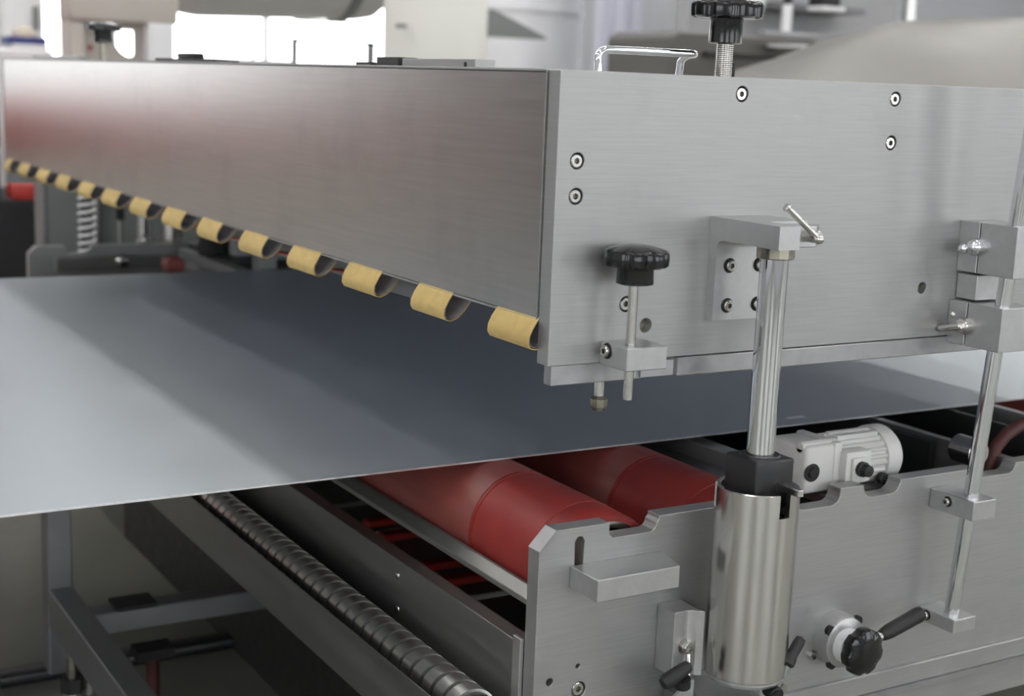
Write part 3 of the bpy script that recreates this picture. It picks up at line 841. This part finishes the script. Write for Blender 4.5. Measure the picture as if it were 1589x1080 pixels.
# ------------------------------------------------------------------ stand below, left
st = thing('machine_stand', 'grey square tube stand leg and rails beneath the left end of the sheet', 'stand', (-0.235, 0.97, 0.5))
part('leg', box(-0.2540, -0.2170, 0.990, 1.030, 0.36, 0.8450, 0.002, 1), 'frame2', st, smooth=False)
part('floor_rail', box(-0.2540, -0.2170, -0.30, 0.990, 0.440, 0.5000, 0.002, 1), 'frame2', st, smooth=False)
part('cross_rail', box(-0.2170, 0.30, 0.860, 0.900, 0.4650, 0.4990, 0.002, 1), 'frame2', st, smooth=False)
part('tray_bracket', box(-0.204, -0.184, 0.99, 1.02, 0.79, 0.845, 0.001, 1), 'frame', st, smooth=False)
part('top_rail', box(-0.2170, 0.40, 1.00, 1.03, 0.790, 0.8250, 0.002, 1), 'frame2', st, smooth=False)
part('foot_pad', box(-0.185, -0.125, 0.855, 0.905, 0.4995, 0.5050), 'rubber', st, smooth=False)
ft = part('leveling_foot', rod((-0.236, 0.925, 0.375), (-0.236, 0.925, 0.440), 0.0085, 14), 'nut', st)
part('foot_nut', lathe([(0, 0), (0, 0.018), (0.022, 0.018), (0.022, 0)], (-0.236, 0.925, 0.358), (0, 0, 1), 6), 'dark', ft, smooth=False)
part('foot_base', lathe([(0, 0), (0, 0.030), (0.02, 0.028), (0.06, 0.014), (0.078, 0.012), (0.078, 0)], (-0.236, 0.925, FLOOR), (0, 0, 1), 20), 'alu', ft)
part('foot_lever', box(-0.217, -0.207, 0.915, 0.922, 0.350, 0.438, 0.001, 1), 'steel', ft, smooth=False)
single('cable', tube([(-0.150 - 0.045 * t + 0.012 * math.sin(t * 5), 0.975, 0.835 - 0.155 * t) for t in [i / 14 for i in range(15)]], 0.0055, 8), 'rubber', 'black cable hanging beside the stand leg', 'cable', (-0.17, 0.975, 0.75))
single('cable', tube([(-0.062 + 0.06 * t, 0.985 - 0.02 * t, 0.820 - 0.05 * t) for t in [i / 8 for i in range(9)]], 0.004, 8), 'rubber', 'short black cable slanting under the sheet beside the tray', 'cable', (-0.03, 0.98, 0.79))
single('floor_conduit', box(-0.30, 1.4, 1.150, 1.195, FLOOR, FLOOR + 0.020, 0.006, 2), 'blackblock', 'black conduit strip lying on the floor beyond the stand', 'conduit', (0.5, 1.17, FLOOR))
jk = thing('jack_post', 'dark jack with a dull red stem standing on the floor behind the rail', 'jack', (-0.13, 0.83, FLOOR))
part('jack_plate', box(-0.165, -0.110, 0.820, 0.860, 0.430, 0.4450), 'rubber', jk, smooth=False)
part('jack_stem', rod((-0.138, 0.84, FLOOR), (-0.138, 0.84, 0.430), 0.010, 14), 'redold', jk)
# red bars low under the rollers
for k, (x0, x1, y, z, lb_) in enumerate(((0.262, 0.420, 0.960, 0.548, 'bright red flat bar under the nearest roller, topmost of the four'), (0.265, 0.420, 0.905, 0.540, 'bright red flat bar under the nearest roller, second from the top'),
                                         (0.255, 0.420, 0.735, 0.545, 'crimson flat bar low under the nearest roller, third from the top'), (0.255, 0.420, 0.675, 0.540, 'crimson flat bar low under the nearest roller, closest to the side plate'))):
    single('red_bar', box(x0, x1, y - 0.013, y + 0.013, z - 0.006, z + 0.006, 0.002, 1), 'redpaint', lb_, 'bar', ((x0 + x1) / 2, y, z), 'red bars low under the rollers', smooth=False)
sh = thing('lower_shelf', 'grey slatted shelf low inside the machine under the rollers', 'shelf', (0.4, 0.9, 0.5))
for k in range(9):
    y = 0.30 + 0.17 * k
    part('shelf_plate', box(0.06, 0.90, y, y + 0.150, 0.515, 0.525, 0.001, 1), 'frame', sh, smooth=False)
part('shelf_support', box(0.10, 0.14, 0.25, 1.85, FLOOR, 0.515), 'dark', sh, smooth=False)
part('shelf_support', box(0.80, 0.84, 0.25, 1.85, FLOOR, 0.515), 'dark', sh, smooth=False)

# ================================================================== FAR SIDE OF THE MACHINE (seen through the gap)
co = thing('machine_column', 'grey upright column panel behind the far end of the hood', 'column', (0.3, 2.75, FLOOR))
part('column_panel', box(0.155, 0.62, 2.80, 2.88, FLOOR, 1.02, 0.004, 1), 'midgrey', co, smooth=False)
part('edge_strip', box(0.147, 0.155, 2.79, 2.88, FLOOR, 1.02), 'strip', co, smooth=False)
part('guide_bar', box(0.283, 0.292, 2.76, 2.80, 0.70, 1.02), 'strip', co, smooth=False)
part('guide_slot', box(0.293, 0.300, 2.78, 2.80, 0.70, 1.02), 'hole', co, smooth=False)
part('thin_rod', rod((0.345, 2.75, 0.70), (0.345, 2.75, 0.88), 0.006, 10), 'steel', co)
part('dark_tab', box(0.338, 0.355, 2.74, 2.76, 0.88, 0.95), 'rubber', co, smooth=False)
cs = thing('coil_spring', 'light banded coil spring standing at the far end of the machine', 'spring', (0.192, 2.5, FLOOR))
part('core', rod((0.2280, 2.64, FLOOR), (0.2280, 2.64, 1.02), 0.016, 18), 'dark', cs)
part('coil', tube([(0.2280 + 0.0195 * math.cos(2 * PI * t / 14), 2.64 + 0.0195 * math.sin(2 * PI * t / 14), 0.72 + 0.0200 * t / 14) for t in range(14 * 15)], 0.0050, 8), 'white', cs)
fp1 = thing('chrome_column', 'thin bright chrome column at the far end under the hood', 'column', (0.35, 2.5, 0.7))
part('rod', rod((0.345, 2.52, 0.70), (0.345, 2.52, 1.0), 0.0175, 24), 'chrome', fp1)
part('foot_ring', lathe([(0, 0.0175), (0, 0.026), (0.012, 0.026), (0.012, 0.0175)], (0.345, 2.52, 0.842), (0, 0, 1), 24), 'steel', fp1)
fp2 = thing('chrome_column', 'thicker satin steel column at the far end under the hood', 'column', (0.41, 2.5, 0.7))
part('sleeve', rod((0.412, 2.50, 0.70), (0.412, 2.50, 1.0), 0.027, 28), 'stainless', fp2)
part('foot_ring', lathe([(0, 0.027), (0, 0.034), (0.012, 0.034), (0.012, 0.027)], (0.412, 2.50, 0.842), (0, 0, 1), 24), 'nut', fp2)
# far drive gear and fittings just above the sheet
dg = thing('drive_unit', 'dark blurred drive fittings on the far side above the sheet', 'drive unit', (0.55, 2.2, 0.85))
part('black_body', box(0.40, 0.50, 2.20, 2.26, 0.80, 0.905, 0.012, 2), 'rubber', dg)
part('grey_cap', box(0.455, 0.52, 2.15, 2.19, 0.845, 0.897, 0.008, 2), 'greypaint', dg)
part('motor_end', lathe([(0, 0), (0, 0.036), (0.10, 0.036), (0.12, 0.028), (0.12, 0)], (0.535, 2.12, 0.873), (1, 0, 0), 24), 'greypaint', dg)
part('dark_strut', box(0.515, 0.533, 2.10, 2.13, 0.80, 0.905), 'teal', dg, smooth=False)
part('knob', lathe([(0.018 * (1 - math.cos(PI * i / 8)), 0.018 * math.sin(PI * i / 8)) for i in range(9)], (0.70, 2.05, 0.885), (0, 0, 1), 16), 'steel', dg)
part('base_beam', box(0.42, 1.1, 2.02, 2.40, 0.78, 0.850, 0.004, 1), 'dark', dg, smooth=False)
single('red_roller_end', lathe([(0, 0), (0, 0.018), (0.004, 0.021), (0.05, 0.021), (0.05, 0)], (0.262, 1.985, 0.853), (0, 1, 0), 28), 'redworn', 'dull red roller end peeping over the far edge of the sheet', 'roller', (0.262, 2.0, 0.83))
sd = thing('far_upright', 'dark grey upright strut standing behind the far edge of the sheet', 'upright', (0.45, 1.93, 0.7))
part('strut', box(0.425, 0.470, 1.900, 1.945, 0.60, 0.950, 0.004, 1), 'midgrey', sd, smooth=False)
part('cap', box(0.422, 0.60, 1.905, 1.940, 0.870, 0.905, 0.010, 2), 'midgrey', sd)
# ================================================================== BACKGROUND
rg = thing('red_machine', 'red and black machine beyond the far left end of the hood', 'machine', (-0.6, 4.2, FLOOR))
part('red_cabinet', box(-2.45, 0.283, 4.00, 4.80, 0.99, 1.18, 0.02, 2), 'redpaint', rg, label='bright red cabinet band')
part('black_base', box(-0.10, 0.280, 4.02, 4.80, FLOOR, 0.985, 0.01, 1), 'blackcloth', rg, smooth=False)
part('added_pale_base', box(-2.45, -0.10, 4.02, 4.80, FLOOR, 0.985, 0.01, 1), 'beige', rg, smooth=False)  # unseen pale part added to lift the lower panel reflection
part('red_arm', box(0.283, 0.46, 3.85, 3.95, 0.835, 0.890, 0.01, 2), 'redpaint', rg)
part('black_tank', box(0.10, 0.75, 4.00, 4.50, FLOOR, 0.83, 0.03, 2), 'blackcloth', rg)
part('teal_leg', prism([(0.05, FLOOR), (0.20, FLOOR), (0.10, 0.75), (0.02, 0.75)], 'XZ', 3.3, 3.4), 'teal', rg, smooth=False)
dm = thing('added_press', 'unseen dark grey press added far left to darken the hood panel reflection', 'machine', (-4.0, 5.5, FLOOR))
part('press_frame', box(-5.4, -2.60, 4.9, 6.6, FLOOR, 4.3, 0.05, 2), 'anthracite', dm)  # unseen mass added so the near hood panel reflects dark
part('press_table', box(-5.0, -2.65, 4.5, 4.9, FLOOR, 1.1, 0.03, 2), 'blackcloth', dm)
part('press_head', box(-5.2, -3.2, 4.6, 4.9, 1.9, 2.7, 0.05, 2), 'anthracite', dm)
bt = thing('beige_machine', 'blurred beige machine gantry with a rounded window behind the far knob', 'machine', (0.85, 4.5, FLOOR))
part('beam', box(0.640, 1.070, 4.50, 4.68, 1.462, 1.72, 0.02, 2), 'beige', bt)
part('left_column', box(0.645, 0.705, 4.52, 4.66, FLOOR, 1.465, 0.008, 1), 'beige', bt, smooth=False)
part('right_column', box(0.945, 1.050, 4.50, 4.66, FLOOR, 1.470, 0.008, 1), 'white', bt, smooth=False)
wo = [(0.700, 1.30), (0.945, 1.30), (0.945, 1.465), (0.700, 1.465)]
wh = [(0.835, 1.438), (0.913, 1.438), (0.918, 1.433), (0.918, 1.345), (0.908, 1.337), (0.890, 1.337), (0.865, 1.352), (0.845, 1.378), (0.833, 1.41)]
part('guard_plate', prism(wo, 'XZ', 4.60, 4.62, [wh]), 'beige', bt, smooth=False)
part('guard_plate', box(0.700, 0.945, 4.60, 4.62, FLOOR, 1.30), 'beige', bt, smooth=False)
part('warning_mark', box(0.735, 0.752, 4.596, 4.60, 1.352, 1.374), 'redpaint', bt, smooth=False)
dc = thing('added_cabinet', 'low dark cabinet row added behind the hood to darken the sheet reflection', 'cabinet', (2.1, 3.3, FLOOR))
for k in range(3):
    x = 0.72 + 0.56 * k
    part('carcass', box(x, x + 0.55, 3.10, 3.50, FLOOR, 1.24, 0.006, 1), 'anthracite', dc, smooth=False)  # added dark row, keeps bright windows out of the sheet reflection
    dd = part('door', box(x + 0.02, x + 0.53, 3.085, 3.10, FLOOR + 0.08, 1.21, 0.003, 1), 'anthracite', dc, smooth=False)
    part('door_handle', box(x + 0.47, x + 0.49, 3.07, 3.085, 0.85, 1.0, 0.003, 1), 'steel', dd, smooth=False)
bb = thing('blue_bin', 'navy blue bin with a beige sack at the far left', 'bin', (0.585, 5.0, 1.2))
part('bin_body', box(0.505, 0.660, 4.95, 5.10, 1.368, 1.400, 0.006, 2), 'navy', bb)
part('bin_lid', box(0.52, 0.66, 4.94, 5.10, 1.350, 1.370, 0.004, 1), 'white', bb, smooth=False)
part('sack', lathe([(0, 0), (0, 0.050), (0.02, 0.048), (0.040, 0.030), (0.048, 0.012), (0.048, 0)], (0.580, 5.0, 1.398), (0, 0, 1), 20), 'sack', bb)
part('cabinet', box(0.46, 0.68, 4.93, 5.3, FLOOR, 1.350, 0.01, 1), 'white', bb, smooth=False)
single('wall_bracket', box(0.728, 0.752, 5.50, 5.53, 1.44, 1.545, 0.004, 1), 'midgrey', 'dark narrow bracket on the pale post above the blue bin', 'bracket', (0.74, 5.5, 1.44), smooth=False)
single('pale_post', box(0.60, 0.78, 5.54, 5.70, FLOOR, 2.6, 0.01, 1), 'white', 'pale post at the far left behind the blue bin', 'post', (0.7, 5.6, FLOOR), smooth=False)
dr = thing('grey_drum', 'large grey drum hanging across the background above the hood', 'drum', (1.75, 5.3, 1.9))
part('drum_shell', lathe([(0, 0), (0, 0.20), (0.03, 0.30), (0.08, 0.345), (0.16, 0.36), (0.95, 0.36), (1.02, 0.35), (1.06, 0.32), (1.06, 0)], (1.225, 5.3, 1.888), (1, 0, 0.035), 48), 'drum', dr)
part('drum_band', lathe([(0, 0.362), (0.004, 0.37), (0.05, 0.37), (0.054, 0.362)], (2.06, 5.3, 1.917), (1, 0, 0.035), 48), 'midgrey', dr)
for x in (1.45, 2.05):
    part('hanger', rod((x, 5.3, 2.2), (x, 5.3, HZ1), 0.02, 10), 'midgrey', dr)
wc = thing('cream_column', 'broad cream painted column behind the middle of the hood', 'column', (1.96, 4.2, FLOOR))
part('shaft', lathe([(0, 0), (0, 0.215), (4.6, 0.215), (4.6, 0)], (2.055, 4.20, FLOOR), (0, 0, 1), 40), 'cream', wc)
part('bracket', box(1.815, 1.85, 4.05, 4.08, 1.490, 1.505), 'midgrey', wc, smooth=False)
wfp = thing('glazed_partition', 'thin framed glass partition in front of the bright background', 'partition', (2.25, 6.0, FLOOR))
for a in (box(2.155, 2.185, 6.0, 6.03, FLOOR, 1.478), box(2.590, 2.630, 6.0, 6.03, FLOOR, 1.478), box(2.155, 2.630, 6.0, 6.03, 1.463, 1.484), box(2.170, 2.60, 6.0, 6.03, 1.572, 1.582)):
    part('frame_bar', a, 'midgrey', wfp, smooth=False)
part('sill', box(1.60, 2.155, 6.0, 6.05, FLOOR, 1.365), 'white', wfp, smooth=False)
single('bent_pipe', tube([(1.80, 6.05, 1.512), (1.88, 6.05, 1.512), (1.92, 6.05, 1.50), (1.945, 6.05, 1.45), (1.955, 6.05, 1.36), (1.955, 6.05, FLOOR)], 0.012, 10), 'winframe', 'pale bent pipe beside the glass partition', 'pipe', (1.9, 6.05, FLOOR))
gg = thing('wedge_stand', 'grey wedge shaped plate on a stand beside the cream column', 'stand', (2.65, 5.0, FLOOR))
part('wedge_plate', prism([(2.55, 1.640), (2.7948, 1.6400), (3.095, 1.524), (3.09, 1.512), (2.55, 1.509)], 'XZ', 5.0, 5.04), 'midgrey', gg, smooth=False)
part('stand_post', box(2.56, 2.60, 5.0, 5.04, FLOOR, 1.509), 'midgrey', gg, smooth=False)
wt = thing('white_tank', 'tall satin white tank right of the cream column', 'tank', (3.75, 6.4, FLOOR))
part('tank_shell', lathe([(0, 0), (0, 0.50), (3.6, 0.50), (3.75, 0.42), (3.85, 0)], (3.85, 6.75, FLOOR), (0, 0, 1), 48), 'white', wt)
part('tank_ring', lathe([(0, 0.5), (0.0, 0.512), (0.03, 0.512), (0.03, 0.5)], (3.85, 6.75, 1.72), (0, 0, 1), 48), 'white', wt)
fc = thing('strip_curtain', 'lilac grey plastic strip curtain behind the chrome handle', 'curtain', (4.0, 5.5, FLOOR))
part('curtain_rail', box(3.65, 4.40, 5.52, 5.56, 2.95, 3.0), 'midgrey', fc, smooth=False)
for k in range(5):
    x = 3.72 + 0.075 * k
    part('curtain_strip', tube([(x + 0.03, 5.5 + 0.02 * (k % 2), FLOOR + 0.05), (x + 0.045 - 0.02 * k, 5.51 + 0.02 * (k % 2), 1.5), (x + 0.03, 5.5 + 0.02 * (k % 2), 2.95)], 0.040, 12), 'film', fc)
gc = thing('grey_cabinet', 'tall light grey cabinet in the background left of the large knob', 'cabinet', (4.25, 5.9, FLOOR))
part('body', box(4.10, 4.60, 5.60, 6.2, FLOOR, 2.6, 0.01, 1), 'wall', gc, smooth=False)
part('door_edge', box(4.36, 4.372, 5.585, 5.60, FLOOR, 2.6), 'midgrey', gc, smooth=False)
part('vent', box(4.13, 4.30, 5.59, 5.60, 1.36, 1.40), 'rubber', gc, smooth=False)
mr_ = thing('grey_press', 'blurred grey press with bright fittings behind the large knob', 'machine', (3.9, 4.2, FLOOR))
part('table', prism([(3.12, FLOOR), (3.12, 1.52), (3.17, 1.548), (3.95, 1.548), (4.10, 1.50), (4.10, FLOOR)], 'XZ', 4.0, 4.5, (), 0.01), 'taupe', mr_, smooth=False)
part('slot', box(3.30, 3.72, 3.97, 4.00, 1.445, 1.462), 'rubber', mr_, smooth=False)
part('slot', box(3.62, 4.02, 3.97, 4.00, 1.56, 1.575), 'greypaint', mr_, smooth=False)
part('backboard', box(3.60, 5.0, 4.52, 4.60, FLOOR, 2.2), 'greypaint', mr_, smooth=False)
part('shelf', box(3.95, 4.55, 4.30, 4.52, 1.700, 1.73), 'frame2', mr_, smooth=False)
part('hopper', lathe([(0, 0), (0, 0.045), (0.10, 0.060), (0.16, 0.060), (0.16, 0)], (3.74, 4.2, 1.665), (0, 0, 1), 24), 'white', mr_)
part('spindle', lathe([(0, 0.024), (0.13, 0.024), (0.13, 0.0)], (3.86, 4.1, 1.575), (0, 0, 1), 16), 'white', mr_)
part('spindle_cap', rod((3.86, 4.1, 1.705), (3.86, 4.1, 1.80), 0.022, 14), 'rubber', mr_)
part('black_box', box(4.08, 4.19, 4.10, 4.2, 1.715, 1.80), 'rubber', mr_, smooth=False)
part('white_tray', box(4.07, 4.21, 4.08, 4.2, 1.690, 1.712, 0.006, 2), 'white', mr_)
part('white_dish', lathe([(0, 0), (0.0, 0.10), (0.012, 0.14), (0.022, 0.14), (0.022, 0)], (3.78, 3.92, 1.490), (0, 0, 1), 28), 'white', mr_)
single('steel_pole', rod((4.60, 4.05, FLOOR), (4.60, 4.05, HZ1), 0.030, 18), 'steel', 'slim steel pole in the background above the grey hood', 'pole', (4.6, 4.05, FLOOR))
# large sloping hood to the right
gh = thing('sloping_cover', 'large taupe sloping machine cover behind the end plate at right', 'machine cover', (2.6, 2.6, FLOOR))


def cover_bm():
    bm = bmesh.new()
    # front crease line to back ridge: rows of (x,z) profile at several Y
    prof = [(1.70, 1.275), (1.78, 1.330), (1.98, 1.385), (2.16, 1.445), (2.29, 1.478), (2.42, 1.512), (2.70, 1.536), (3.4, 1.585), (4.4, 1.62)]
    ys = [(1.55, -0.26, 0.15), (1.70, -0.14, 0.55), (1.86, -0.05, 0.85), (2.0, 0.0, 1.0), (2.25, 0.26, 1.03), (3.2, 1.25, 1.05)]
    rows = []
    for y, dx, s in ys:
        rows.append([bm.verts.new((x + dx, y, 1.25 + (z - 1.25) * s)) for x, z in prof])
    for A, B in zip(rows[:-1], rows[1:]):
        for k in range(len(prof) - 1):
            bm.faces.new((A[k], A[k + 1], B[k + 1], B[k]))
    # skirt down to the floor
    edge = rows[0]
    low = [bm.verts.new((v.co.x, v.co.y, FLOOR)) for v in edge]
    for k in range(len(edge) - 1):
        bm.faces.new((edge[k], low[k], low[k + 1], edge[k + 1]))
    lft = [r[0] for r in rows]
    lowl = [low[0]] + [bm.verts.new((v.co.x, v.co.y, FLOOR)) for v in lft[1:]]
    for k in range(len(lft) - 1):
        bm.faces.new((lft[k], lft[k + 1], lowl[k + 1], lowl[k]))
    bmesh.ops.recalc_face_normals(bm, faces=bm.faces[:])
    return bm


part('cover_shell', cover_bm(), 'taupe', gh)

# ------------------------------------------------------------------ put the hall floor at height zero
for o in list(COL.objects):
    if o.parent is None:
        o.location.z -= FLOOR
